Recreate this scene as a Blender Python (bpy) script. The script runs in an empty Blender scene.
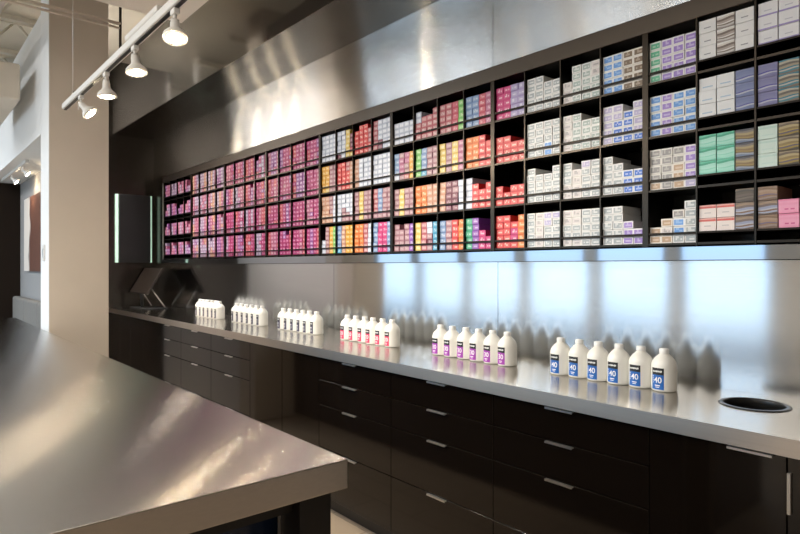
import bpy, bmesh, math, random
from mathutils import Vector, Matrix
random.seed(7)
PI = math.pi
SC = bpy.context.scene
COL = SC.collection

# ------------------------------------------------------------------ camera
cam_d = bpy.data.cameras.new('camera')
cam = bpy.data.objects.new('camera', cam_d)
COL.objects.link(cam)
SC.camera = cam
cam_d.sensor_width = 36.0
cam_d.lens = 36.0 * 600.0 / 800.0
cam_d.shift_y = -0.5 / 800.0
cam_d.clip_start = 0.02
THETA = math.radians(40.09)                       # camera looks left along the counter
cam.location = (0, 0, 1.38)
cam.rotation_euler = (PI / 2, 0, PI / 2 - THETA)

# ------------------------------------------------------------------ world / light / exposure
SC.view_settings.view_transform = 'Standard'
SC.view_settings.look = 'None'
SC.view_settings.gamma = 1.0
SC.view_settings.use_curve_mapping = False
SC.view_settings.exposure = 0.0
WORLD_STRENGTH = 3.8
LENS_STRENGTH = 330.0
SPOT_W = 30.0
world = bpy.data.worlds.new('daylight')
SC.world = world
world.use_nodes = True
wn = world.node_tree
bg = wn.nodes['Background']
tc = wn.nodes.new('ShaderNodeTexCoord')
sep = wn.nodes.new('ShaderNodeSeparateXYZ')
rmp = wn.nodes.new('ShaderNodeValToRGB')
wn.links.new(tc.outputs['Generated'], sep.inputs[0])
wn.links.new(sep.outputs['Z'], rmp.inputs[0])
el = rmp.color_ramp.elements
el[0].position = 0.0; el[0].color = (0.46, 0.58, 0.70, 1)
el[1].position = 0.06; el[1].color = (0.43, 0.70, 1.0, 1)
wn.links.new(rmp.outputs[0], bg.inputs['Color'])
bg.inputs['Strength'].default_value = WORLD_STRENGTH
WINDOWS = [(-12.4, -11.0), (-10.8, -9.4), (-9.2, -7.8), (-7.6, -6.2), (-6.0, -4.7), (-4.5, -3.2)]   # panes in the shopfront
WIN_Z = (0.25, 3.0)
YSHOP = -5.0
for x0, x1 in WINDOWS:
    l = bpy.data.lights.new('window_portal', 'AREA')
    l.shape = 'RECTANGLE'; l.size = x1 - x0; l.size_y = WIN_Z[1] - WIN_Z[0]
    l.cycles.is_portal = True
    lo = bpy.data.objects.new('window_portal', l)
    lo.location = ((x0 + x1) / 2, YSHOP - 0.08, sum(WIN_Z) / 2)
    lo.rotation_euler = (PI / 2, 0, 0)          # -Z of the light looks to +Y (into the room)
    COL.objects.link(lo)

ROOM_FILL_W = 165.0
for cx, cy, cz, sx, sy, k in ((-1.6, -1.5, 3.08, 4.6, 1.6, 1.0), (-7.0, -2.2, 3.55, 4.0, 1.6, 1.5)):     # unseen fill areas added under the ceiling to brighten room and column
    l = bpy.data.lights.new('room_fill', 'AREA'); l.shape = 'RECTANGLE'; l.size = sx; l.size_y = sy
    l.energy = ROOM_FILL_W * k; l.color = (1.0, 0.95, 0.88) if cx > -5 else (0.86, 0.93, 1.0)
    lo = bpy.data.objects.new('room_fill', l); lo.location = (cx, cy, cz); COL.objects.link(lo)

l = bpy.data.lights.new('passage_fill', 'AREA'); l.shape = 'RECTANGLE'; l.size = 2.2; l.size_y = 0.4; l.spread = 1.6
l.energy = 85.0; l.color = (1.0, 0.95, 0.90)                    # unseen fill added to brighten the passage that the steel reflects
lo = bpy.data.objects.new('passage_fill', l); lo.location = (-6.0, 1.55, 3.66); COL.objects.link(lo)

# ------------------------------------------------------------------ materials
def new_mat(name):
    m = bpy.data.materials.new(name); m.use_nodes = True
    nt = m.node_tree
    return m, nt, nt.nodes['Principled BSDF']

def pmat(name, col, rough=0.5, metal=0.0, spec=0.5, coat=0.0, noise=0.0, nscale=20.0, emit=0.0, ecol=None):
    m, nt, b = new_mat(name)
    b.inputs['Base Color'].default_value = (*col, 1)
    b.inputs['Roughness'].default_value = rough
    b.inputs['Metallic'].default_value = metal
    b.inputs['Specular IOR Level'].default_value = spec
    if coat:
        b.inputs['Coat Weight'].default_value = coat
        b.inputs['Coat Roughness'].default_value = 0.03
    if emit:
        b.inputs['Emission Color'].default_value = (*(ecol or col), 1)
        b.inputs['Emission Strength'].default_value = emit
    if noise:
        t = nt.nodes.new('ShaderNodeTexCoord'); n = nt.nodes.new('ShaderNodeTexNoise')
        n.inputs['Scale'].default_value = nscale; n.inputs['Detail'].default_value = 4
        nt.links.new(t.outputs['Object'], n.inputs['Vector'])
        r = nt.nodes.new('ShaderNodeValToRGB')
        r.color_ramp.elements[0].position = 0.3; r.color_ramp.elements[1].position = 0.7
        r.color_ramp.elements[0].color = (*[c * (1 - noise) for c in col], 1)
        r.color_ramp.elements[1].color = (*[min(1, c * (1 + noise)) for c in col], 1)
        nt.links.new(n.outputs['Fac'], r.inputs[0]); nt.links.new(r.outputs[0], b.inputs['Base Color'])
    return m

def steel(name, tangent, rough=0.35, aniso=0.9, col=(0.60, 0.59, 0.57), grain=(1.0, 1.0, 1.0), wave=0.0, groove=0.0):
    """brushed stainless steel: reflections spread along `tangent`, fine grain stretched along X"""
    m, nt, b = new_mat(name)
    b.inputs['Metallic'].default_value = 1.0
    b.inputs['Anisotropic'].default_value = aniso
    tv = nt.nodes.new('ShaderNodeCombineXYZ')
    for i in range(3): tv.inputs[i].default_value = tangent[i]
    nt.links.new(tv.outputs[0], b.inputs['Tangent'])
    t = nt.nodes.new('ShaderNodeTexCoord')
    mp = nt.nodes.new('ShaderNodeMapping'); mp.inputs['Scale'].default_value = grain
    nt.links.new(t.outputs['Object'], mp.inputs['Vector'])
    n = nt.nodes.new('ShaderNodeTexNoise'); n.inputs['Scale'].default_value = 1.0; n.inputs['Detail'].default_value = 3
    nt.links.new(mp.outputs[0], n.inputs['Vector'])
    r = nt.nodes.new('ShaderNodeValToRGB')
    r.color_ramp.elements[0].position = 0.25; r.color_ramp.elements[1].position = 0.75
    r.color_ramp.elements[0].color = (*[c * 0.97 for c in col], 1)
    r.color_ramp.elements[1].color = (*[c * 1.03 for c in col], 1)
    nt.links.new(n.outputs['Fac'], r.inputs[0]); nt.links.new(r.outputs[0], b.inputs['Base Color'])
    mr = nt.nodes.new('ShaderNodeMapRange')
    mr.inputs['To Min'].default_value = rough * 0.98; mr.inputs['To Max'].default_value = rough * 1.02
    nt.links.new(n.outputs['Fac'], mr.inputs['Value']); nt.links.new(mr.outputs[0], b.inputs['Roughness'])
    if groove:                                     # the fine scratches of the brushing tip the surface to and fro across the grain
        geo = nt.nodes.new('ShaderNodeNewGeometry')
        acc = None
        for i in range(3):
            ma = nt.nodes.new('ShaderNodeVectorMath'); ma.operation = 'MULTIPLY_ADD'
            ma.inputs[1].default_value = (7919.0 + 13 * i, 8101.0, 9173.0); ma.inputs[2].default_value = (i * 3.1, i * 5.7, i)
            nt.links.new(geo.outputs['Position'], ma.inputs[0])
            wnz = nt.nodes.new('ShaderNodeTexWhiteNoise'); wnz.noise_dimensions = '3D'
            nt.links.new(ma.outputs[0], wnz.inputs['Vector'])
            if acc is None: acc = wnz.outputs['Value']
            else:
                ad = nt.nodes.new('ShaderNodeMath'); ad.operation = 'ADD'
                nt.links.new(acc, ad.inputs[0]); nt.links.new(wnz.outputs['Value'], ad.inputs[1]); acc = ad.outputs[0]
        sc_ = nt.nodes.new('ShaderNodeMath'); sc_.operation = 'MULTIPLY_ADD'
        sc_.inputs[1].default_value = 2 * groove; sc_.inputs[2].default_value = -3 * groove     # sum of three, centred
        nt.links.new(acc, sc_.inputs[0])
        vs_ = nt.nodes.new('ShaderNodeVectorMath'); vs_.operation = 'SCALE'
        vs_.inputs[0].default_value = tangent; nt.links.new(sc_.outputs[0], vs_.inputs['Scale'])
        va = nt.nodes.new('ShaderNodeVectorMath'); va.operation = 'ADD'
        nt.links.new(geo.outputs['Normal'], va.inputs[0]); nt.links.new(vs_.outputs[0], va.inputs[1])
        vn = nt.nodes.new('ShaderNodeVectorMath'); vn.operation = 'NORMALIZE'
        nt.links.new(va.outputs[0], vn.inputs[0]); nt.links.new(vn.outputs[0], b.inputs['Normal'])
    elif wave:                                       # sheet metal is never quite flat
        n2 = nt.nodes.new('ShaderNodeTexNoise'); n2.inputs['Scale'].default_value = 1.6; n2.inputs['Detail'].default_value = 0
        nt.links.new(t.outputs['Object'], n2.inputs['Vector'])
        bp = nt.nodes.new('ShaderNodeBump'); bp.inputs['Strength'].default_value = 1.0; bp.inputs['Distance'].default_value = wave
        nt.links.new(n2.outputs['Fac'], bp.inputs['Height']); nt.links.new(bp.outputs[0], b.inputs['Normal'])
    return m

M = {}
M['steel_wall'] = steel('brushed_steel_cladding', (0, 0, 1), 0.18, 1.0, (0.66, 0.66, 0.65), (3, 3, 160), groove=0.19)
M['steel_splash'] = steel('brushed_steel_backsplash', (0, 0, 1), 0.13, 0.95, (0.54, 0.55, 0.56), (3, 3, 160), groove=0.025)
M['steel_top'] = steel('brushed_steel_top', (0, 1, 0), 0.18, 0.95, (0.54, 0.51, 0.465), (3, 160, 160), groove=0.03)
M['steel_island'] = steel('brushed_steel_island', (0, 1, 0), 0.20, 1.0, (0.64, 0.62, 0.59), (3, 160, 160), groove=0.17)
M['steel_edge'] = steel('brushed_steel_edge', (0, 0, 1), 0.30, 0.6, (0.62, 0.56, 0.50), (3, 60, 200))
M['steel_dark'] = steel('dark_steel_cladding', (0, 0, 1), 0.22, 0.85, (0.10, 0.09, 0.08), (3, 3, 120))
M['soffit'] = pmat('dark_polished_soffit', (0.085, 0.078, 0.066), 0.10, 1.0)
M['fascia'] = pmat('dark_gloss_fascia', (0.125, 0.113, 0.097), 0.10, 0.85, 0.5)
M['ledge'] = pmat('polished_steel_ledge', (0.33, 0.36, 0.40), 0.05, 1.0)
M['bronze'] = pmat('dark_bronze_metal', (0.036, 0.030, 0.024), 0.30, 1.0)
M['bar'] = pmat('dark_rail_metal', (0.025, 0.021, 0.018), 0.45, 1.0)
M['trimdark'] = pmat('dark_bronze_band', (0.085, 0.072, 0.060), 0.35, 1.0)
M['shelfblack'] = pmat('black_shelf_back', (0.006, 0.006, 0.006), 0.45)
M['frame_steel'] = pmat('shelf_frame_steel', (0.62, 0.61, 0.59), 0.5, 1.0)
M['cab'] = pmat('espresso_gloss_front', (0.0045, 0.003, 0.0021), 0.07, 0.0, 0.5, 0.0)
M['cabbody'] = pmat('espresso_carcass', (0.006, 0.004, 0.003), 0.4)
M['alu'] = pmat('brushed_aluminium', (0.72, 0.70, 0.67), 0.32, 1.0)
M['chrome'] = pmat('chrome', (0.75, 0.74, 0.72), 0.12, 1.0)
M['plaster'] = pmat('beige_plaster', (0.66, 0.59, 0.50), 0.8, noise=0.03, nscale=3)
M['white_wall'] = pmat('white_plaster', (0.76, 0.75, 0.73), 0.8, noise=0.02, nscale=3)
M['ceil'] = pmat('beige_ceiling', (0.66, 0.60, 0.49), 0.85, noise=0.05, nscale=2)
M['cloud'] = pmat('cream_ceiling_panel', (0.78, 0.72, 0.62), 0.85)
M['gray_wall'] = pmat('grey_niche_wall', (0.30, 0.29, 0.28), 0.8)
M['brown_wall'] = pmat('dark_brown_wall', (0.016, 0.009, 0.005), 0.8, spec=0.2)
M['whitepaint'] = pmat('white_enamel', (0.72, 0.70, 0.66), 0.4)
M['bulb_face'] = pmat('lamp_lens', (0.8, 0.75, 0.65), 0.4, emit=1.1, ecol=(1.0, 0.80, 0.54))
M['bulb_dim'] = pmat('streak_lamp_glow', (0.9, 0.85, 0.75), 0.4, emit=LENS_STRENGTH * 0.2, ecol=(1.0, 0.80, 0.54))
M['bulb_core'] = pmat('lamp_filament_glow', (0.9, 0.85, 0.75), 0.4, emit=LENS_STRENGTH, ecol=(1.0, 0.80, 0.54))
M['black'] = pmat('black_plastic', (0.008, 0.008, 0.008), 0.35)
M['hdpe'] = pmat('white_plastic', (0.84, 0.83, 0.78), 0.35)
M['capw'] = pmat('white_cap', (0.88, 0.88, 0.86), 0.4)
M['lab_black'] = pmat('label_black', (0.010, 0.010, 0.014), 0.4)
M['lab_blue'] = pmat('label_blue', (0.008, 0.12, 0.46), 0.4)
M['lab_purple'] = pmat('label_purple', (0.32, 0.04, 0.38), 0.4)
M['lab_pink'] = pmat('label_pink', (0.60, 0.035, 0.11), 0.4)
M['lab_slate'] = pmat('label_slate', (0.045, 0.04, 0.075), 0.4)
M['lab_white'] = pmat('label_white', (0.85, 0.85, 0.85), 0.4)
M['green_glow'] = pmat('green_glow_edge', (0.5, 0.75, 0.6), 0.2, emit=0.36, ecol=(0.58, 0.80, 0.66))  # pale green strips with a faint glow of their own
M['blue_gloss'] = pmat('dark_blue_gloss', (0.01, 0.02, 0.05), 0.12)
M['upholstery'] = pmat('grey_upholstery', (0.20, 0.185, 0.165), 0.8, noise=0.12, nscale=60)
M['wood_dark'] = pmat('dark_wood', (0.010, 0.006, 0.004), 0.35)

def floor_mat():
    m, nt, b = new_mat('pale_floor_tile')
    t = nt.nodes.new('ShaderNodeTexCoord')
    br = nt.nodes.new('ShaderNodeTexBrick')
    br.inputs['Scale'].default_value = 1.6
    br.inputs['Color1'].default_value = (0.36, 0.29, 0.22, 1); br.inputs['Color2'].default_value = (0.30, 0.24, 0.18, 1)
    br.inputs['Mortar'].default_value = (0.16, 0.13, 0.10, 1); br.inputs['Mortar Size'].default_value = 0.006
    br.inputs['Brick Width'].default_value = 1.0; br.inputs['Row Height'].default_value = 0.3
    nt.links.new(t.outputs['Object'], br.inputs['Vector']); nt.links.new(br.outputs['Color'], b.inputs['Base Color'])
    b.inputs['Roughness'].default_value = 0.35
    return m
M['floor'] = floor_mat()

def attr_mat(name, rough):
    m, nt, b = new_mat(name)
    a = nt.nodes.new('ShaderNodeVertexColor'); a.layer_name = 'print'
    nt.links.new(a.outputs['Color'], b.inputs['Base Color'])
    b.inputs['Roughness'].default_value = rough
    return m
M['carton'] = attr_mat('printed_carton', 0.45)

def photo_mat():
    """a framed print: long auburn hair against a bright backdrop"""
    m, nt, b = new_mat('hair_print')
    t = nt.nodes.new('ShaderNodeTexCoord')
    mp = nt.nodes.new('ShaderNodeMapping'); mp.inputs['Scale'].default_value = (2.0, 1, 0.5)
    nt.links.new(t.outputs['Object'], mp.inputs['Vector'])
    w = nt.nodes.new('ShaderNodeTexWave'); w.wave_type = 'BANDS'; w.bands_direction = 'X'
    w.inputs['Scale'].default_value = 7.0; w.inputs['Distortion'].default_value = 5; w.inputs['Detail'].default_value = 3
    w.inputs['Detail Scale'].default_value = 1.2
    nt.links.new(mp.outputs[0], w.inputs['Vector'])
    hair = nt.nodes.new('ShaderNodeValToRGB')
    hair.color_ramp.elements[0].color = (0.04, 0.012, 0.008, 1); hair.color_ramp.elements[1].color = (0.24, 0.11, 0.075, 1)
    nt.links.new(w.outputs['Fac'], hair.inputs[0])
    s = nt.nodes.new('ShaderNodeSeparateXYZ'); nt.links.new(t.outputs['Object'], s.inputs[0])
    n = nt.nodes.new('ShaderNodeTexNoise'); n.inputs['Scale'].default_value = 3
    nt.links.new(t.outputs['Object'], n.inputs['Vector'])
    ad = nt.nodes.new('ShaderNodeMath'); ad.operation = 'MULTIPLY_ADD'
    ad.inputs[1].default_value = 0.5
    nt.links.new(n.outputs['Fac'], ad.inputs[0]); nt.links.new(s.outputs['X'], ad.inputs[2])
    mask = nt.nodes.new('ShaderNodeValToRGB')
    mask.color_ramp.elements[0].position = 0.0; mask.color_ramp.elements[1].position = 0.1
    nt.links.new(ad.outputs[0], mask.inputs[0])
    mx = nt.nodes.new('ShaderNodeMixRGB')
    mx.inputs[1].default_value = (0.80, 0.72, 0.64, 1)
    nt.links.new(mask.outputs[0], mx.inputs[0]); nt.links.new(hair.outputs[0], mx.inputs[2])
    nt.links.new(mx.outputs[0], b.inputs['Base Color'])
    b.inputs['Roughness'].default_value = 0.4
    return m
M['print'] = photo_mat()

# ------------------------------------------------------------------ mesh helpers
class MB:
    def __init__(self): self.bm = bmesh.new()
    def box(self, x0, x1, y0, y1, z0, z1, mi=0, bev=0.0, seg=1):
        r = bmesh.ops.create_cube(self.bm, size=1.0)
        vs = r['verts']
        for v in vs:
            v.co = Vector((x0 + (v.co.x + .5) * (x1 - x0), y0 + (v.co.y + .5) * (y1 - y0), z0 + (v.co.z + .5) * (z1 - z0)))
        fs = set(f for v in vs for f in v.link_faces)
        for f in fs: f.material_index = mi
        if bev:
            es = list(set(e for v in vs for e in v.link_edges))
            rr = bmesh.ops.bevel(self.bm, geom=es, offset=bev, segments=seg, affect='EDGES', profile=0.5)
            for f in rr['faces']: f.material_index = mi
        return self
    def lathe(self, prof, mi=0, seg=24, mat=None, caps=True, smooth=True):
        rings = []
        for r, z in prof:
            rings.append([self.bm.verts.new((r * math.cos(2 * PI * k / seg), r * math.sin(2 * PI * k / seg), z)) for k in range(seg)])
        fs = []
        for a, b in zip(rings, rings[1:]):
            for k in range(seg):
                fs.append(self.bm.faces.new((a[k], a[(k + 1) % seg], b[(k + 1) % seg], b[k])))
        for f in fs: f.smooth = smooth
        if caps:
            fs.append(self.bm.faces.new(list(reversed(rings[0])))); fs.append(self.bm.faces.new(rings[-1]))
        for f in fs: f.material_index = mi
        if mat is not None:
            bmesh.ops.transform(self.bm, matrix=mat, verts=[v for rg in rings for v in rg])
        return self
    def rod(self, a, b, r, mi=0, seg=10, r2=None):
        a, b = Vector(a), Vector(b)
        L = (b - a).length
        q = Vector((0, 0, 1)).rotation_difference(b - a).to_matrix().to_4x4()
        return self.lathe([(r, 0), (r if r2 is None else r2, L)], mi, seg, Matrix.Translation(a) @ q)
    def transform(self, mat):
        bmesh.ops.transform(self.bm, matrix=mat, verts=self.bm.verts[:]); return self
    def build(self, name, mats, parent=None, loc=None):
        if not isinstance(mats, (list, tuple)): mats = [mats]
        bmesh.ops.recalc_face_normals(self.bm, faces=self.bm.faces[:])
        me = bpy.data.meshes.new(name); self.bm.to_mesh(me); self.bm.free()
        for m in mats: me.materials.append(m)
        o = bpy.data.objects.new(name, me); COL.objects.link(o)
        if parent is not None: o.parent = parent
        if loc is not None: o.location = loc
        return o

def tag(o, label, cat, group=None):
    o['label'] = label; o['category'] = cat
    if group: o['group'] = group
    return o
def thing(name, loc, label, cat, group=None):
    o = bpy.data.objects.new(name, None); COL.objects.link(o); o.location = loc
    o.empty_display_size = 0.05
    return tag(o, label, cat, group)
def struct(o):
    o['kind'] = 'structure'; return o
def copy_tree(o, parent=None):
    c = o.copy(); COL.objects.link(c)
    if parent is not None: c.parent = parent
    for ch in o.children: copy_tree(ch, c)
    return c

# ------------------------------------------------------------------ main measures (metres)
XEND = -7.26            # dark end wall of the colour bar
XR = 1.6                # the bar runs on past the right edge of the view
YF = 2.323              # face of the shelf unit
YW = 2.377              # steel backsplash
YC = 1.825              # front edge of the worktop
ZC = 0.92               # worktop height
SEC = 0.8119            # width of one shelf section
BAY = SEC / 4
SHX = [-1.219 - SEC * (7 - k) for k in range(9)]     # section boundaries; SHX[7] = -1.219
SHX_L = -1.219 - 7 * SEC
SHX_R = -1.219 + SEC
SHZ = [2.118, 1.901, 1.686, 1.472]                   # shelf levels, top row first
RAIL = 0.041

# ------------------------------------------------------------------ the setting
struct(MB().box(-13.0, 4.0, -5.0, 2.75, -0.1, 0.0).build('floor', M['floor']))
struct(MB().box(-13.0, 4.0, -5.0, 2.75, 3.7, 3.8).build('ceiling', M['ceil']))
struct(MB().box(-13.0, 4.0, 2.60, 2.75, 0.0, 3.7).build('wall_right', M['white_wall']))
struct(MB().box(4.0, 4.1, -5.0, 2.75, 0.0, 3.7).build('wall_near', M['plaster']))
struct(MB().box(-13.1, -13.0, -5.0, 2.75, 0.0, 3.7).build('wall_far', M['plaster']))
w = MB()
w.box(-13.0, 4.0, YSHOP - 0.1, YSHOP, 0, WIN_Z[0]); w.box(-13.0, 4.0, YSHOP - 0.1, YSHOP, WIN_Z[1], 3.7)
xs = [-13.0] + [v for p in WINDOWS for v in p] + [4.0]
for a, b in zip(xs[0::2], xs[1::2]): w.box(a, b, YSHOP - 0.1, YSHOP, WIN_Z[0], WIN_Z[1])
struct(w.build('wall_left', M['plaster']))
for i, (x0, x1) in enumerate(WINDOWS):
    f = MB()
    f.box(x0, x1, YSHOP - 0.06, YSHOP - 0.02, WIN_Z[0], WIN_Z[0] + 0.05).box(x0, x1, YSHOP - 0.06, YSHOP - 0.02, WIN_Z[1] - 0.05, WIN_Z[1])
    f.box(x0, x0 + 0.05, YSHOP - 0.06, YSHOP - 0.02, WIN_Z[0], WIN_Z[1]).box(x1 - 0.05, x1, YSHOP - 0.06, YSHOP - 0.02, WIN_Z[0], WIN_Z[1])
    f.box(x0, x1, YSHOP - 0.06, YSHOP - 0.02, 2.15, 2.2)
    struct(f.build('window_%d' % (i + 1), M['alu']))
# column, beam and the niche behind it
cw = MB().box(-5.20, -4.9, 0.84, 1.24, 0, 3.7, bev=0.004)
for f in cw.bm.faces:
    f.normal_update()
    if f.normal.y < -0.6: f.material_index = 1
struct(cw.build('wall_column', [M['plaster'], M['white_wall']]))
struct(MB().box(-8.6, -5.20, 0.84, 1.24, 2.375, 3.28).build('wall_beam', M['white_wall']))
nw = MB().box(-8.5, -5.20, 1.16, 1.24, 0, 2.375)
for f in nw.bm.faces:
    f.normal_update()
    if f.normal.y > 0.5: f.material_index = 1  # unseen passage side made white to brighten the steel's reflections
struct(nw.build('wall_niche', [M['gray_wall'], M['white_wall']]))
struct(MB().box(-8.6, -8.5, 0.3, 1.24, 0, 2.375).build('wall_brown', M['brown_wall']))
# dark end wall of the bar
struct(MB().box(XEND - 0.1, XEND, 1.24, 2.60, 0, 3.7).build('wall_end', M['steel_dark']))
# backsplash sheets with fine seams, upper steel cladding, dark soffit
bs = MB()
seams = [XEND, -5.12, -3.55, -2.04, -0.6, XR]
for a, b in zip(seams, seams[1:]): bs.box(a + 0.0015, b - 0.0015, YW, 2.60, ZC - 0.04, 1.402)
struct(bs.build('trim_1', M['steel_splash']))
up = MB()
for a, b in zip([XEND, -4.6, -2.03, -0.1], [-4.6, -2.03, -0.1, XR]): up.box(a + 0.0015, b - 0.0015, YF + 0.004, 2.60, 2.398, 2.868)
struct(up.build('trim_2', M['steel_wall']))
struct(MB().box(XEND, SHX_L - 0.036, YF + 0.01, 2.60, 1.402, 2.397).build('trim_3', M['steel_dark']))
struct(MB().box(SHX_R + 0.036, XR, YF + 0.01, 2.60, 1.402, 2.397).build('trim_4', M['steel_dark']))
so = MB().box(XEND, XR, 1.88, 2.60, 2.869, 3.7, mi=0)
so.bm.faces.ensure_lookup_table()
for f in so.bm.faces:
    f.normal_update()
    if f.normal.z < -0.5: f.material_index = 1
struct(so.build('trim_5', [M['fascia'], M['soffit']]))
struct(MB().box(-4.24, 4.0, -3.2, 1.55, 3.1, 3.25).build('ceiling_panel', M['cloud']))

# ------------------------------------------------------------------ display shelf
shelf = thing('display_shelf', (0, 0, 0), 'long dark wall shelf of small cubbies holding hair colour cartons, above steel backsplash', 'shelf')
b = MB()
b.box(SHX_L - 0.03, SHX_R + 0.03, 2.545, 2.595, 1.402, 2.396)
b.build('back_panel', M['shelfblack'], shelf)
b = MB().box(SHX_L - 0.034, SHX_R + 0.034, YF, 2.545, 2.322, 2.396, bev=0.002)
b.build('top_band', M['trimdark'], shelf)
b = MB().box(SHX_L - 0.034, SHX_R + 0.034, YF - 0.012, 2.545, 1.402, 1.458, bev=0.003)
b.build('ledge', M['ledge'], shelf)
for x0, x1 in ((SHX_L - 0.034, SHX_L - 0.012), (SHX_R + 0.012, SHX_R + 0.034)):
    MB().box(x0, x1, YF - 0.002, 2.545, 1.4585, 2.3215).build('side_frame', M['frame_steel'], shelf)
for s in range(8):
    xa = SHX[s]
    MB().box(xa - 0.012, xa + 0.012, YF, 2.5445, 1.4585, 2.3215).build('thick_divider', M['bronze'], shelf)
    for k in range(1, 4):
        x = xa + BAY * k
        MB().box(x - 0.003, x + 0.003, YF + 0.001, 2.5445, 1.4585, 2.3215).build('thin_divider', M['bronze'], shelf)
MB().box(SHX[8] - 0.012, SHX[8] + 0.012, YF, 2.5445, 1.4585, 2.3215).build('thick_divider', M['bronze'], shelf)
for r, z in enumerate(SHZ):
    b = MB(); rl = MB()
    for s in range(8):
        for k in range(4):
            xa = SHX[s] + BAY * k + (0.0125 if k == 0 else 0.0045); xb = SHX[s] + BAY * (k + 1) - (0.0125 if k == 3 else 0.0045)
            b.box(xa, xb, YF + 0.002, 2.544, z - 0.009, z)
            if s == 0 or (s == 7 and k > 0):          # cubbies with a raised floor
                rl.box(xa, xb, YF + 0.002, 2.544, z + RAIL - 0.007, z + RAIL)
            else:                                      # thin retaining bar
                rl.box(xa, xb, YF + 0.002, YF + 0.010, z + RAIL - 0.008, z + RAIL)
    b.build('shelf_board', M['bronze'], shelf)
    rl.build('retaining_rail', M['bar'], shelf)

# ------------------------------------------------------------------ cartons
PAL = {   # code: (carton colour, panel colour, mark colour, words)
 'W': ((.80, .80, .79), (.38, .42, .44), (.68, .70, .70), 'white grey-labelled'),
 'V': ((.80, .81, .79), (.36, .44, .42), (.66, .70, .68), 'white green-grey-labelled'),
 'Q': ((.80, .77, .74), (.68, .63, .62), (.45, .42, .42), 'white faintly-printed'),
 'B': ((.80, .82, .84), (.13, .33, .74), (.30, .50, .82), 'white blue-labelled'),
 'D': ((.78, .80, .84), (.03, .15, .62), (.40, .50, .82), 'white royal-blue-labelled'),
 'P': ((.80, .78, .82), (.33, .22, .60), (.55, .46, .74), 'white violet-labelled'),
 'L': ((.78, .77, .80), (.46, .42, .64), (.66, .62, .76), 'white lavender-labelled'),
 'G': ((.76, .82, .77), (.10, .44, .26), (.36, .62, .46), 'white green-labelled'),
 'N': ((.80, .76, .70), (.20, .14, .09), (.42, .34, .26), 'white brown-labelled'),
 'E': ((.76, .74, .70), (.30, .29, .29), (.50, .48, .46), 'white charcoal-labelled'),
 'T': ((.80, .75, .68), (.50, .34, .22), (.66, .52, .40), 'white tan-labelled'),
 'R': ((.78, .045, .05), (.84, .16, .14), (.95, .60, .52), 'red'),
 'M': ((.68, .03, .20), (.72, .10, .28), (.90, .55, .66), 'magenta'),
 'U': ((.44, .36, .64), (.54, .48, .72), (.74, .70, .84), 'lavender'),
 'O': ((.86, .20, .03), (.90, .32, .10), (.95, .62, .36), 'orange'),
 'A': ((.86, .42, .04), (.90, .52, .12), (.95, .72, .40), 'amber'),
 'Y': ((.82, .58, .12), (.88, .70, .28), (.90, .80, .52), 'yellow'),
 'K': ((.52, .10, .13), (.66, .34, .34), (.76, .54, .52), 'rose'),
 'C': ((.40, .18, .22), (.56, .36, .38), (.66, .50, .50), 'mauve'),
 'S': ((.20, .32, .58), (.36, .48, .68), (.60, .68, .80), 'slate blue'),
 'Z': ((.05, .36, .60), (.20, .50, .70), (.50, .72, .82), 'teal blue'),
 'F': ((.18, .58, .12), (.36, .70, .24), (.62, .82, .46), 'bright green'),
 'J': ((.05, .42, .22), (.16, .54, .34), (.50, .74, .60), 'emerald'),
 'I': ((.28, .07, .46), (.40, .20, .56), (.64, .52, .74), 'violet'),
 'H': ((.66, .32, .20), (.72, .46, .34), (.80, .62, .50), 'peach'),
 'X': ((.16, .02, .05), (.36, .16, .20), (.50, .34, .36), 'dark red'),
 'w': ((.46, .50, .60), (.66, .69, .76), (.76, .78, .83), 'pale blue white'),  # shade of the gaps between cartons painted into this rim colour
 'm': ((.36, .02, .13), (.44, .07, .21), (.60, .30, .44), 'deep pink'),
 'p': ((.40, .10, .20), (.48, .20, .30), (.62, .40, .47), 'dusty pink'),
 'v': ((.24, .06, .25), (.38, .18, .40), (.60, .44, .62), 'plum'),
 'l': ((.30, .22, .36), (.44, .37, .50), (.62, .56, .68), 'lilac grey'),
 'r': ((.48, .05, .09), (.54, .13, .17), (.66, .36, .38), 'coral'),
}
BW, BD, BH = 0.0452, 0.150, 0.0314
PITCH = 0.0326

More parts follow.
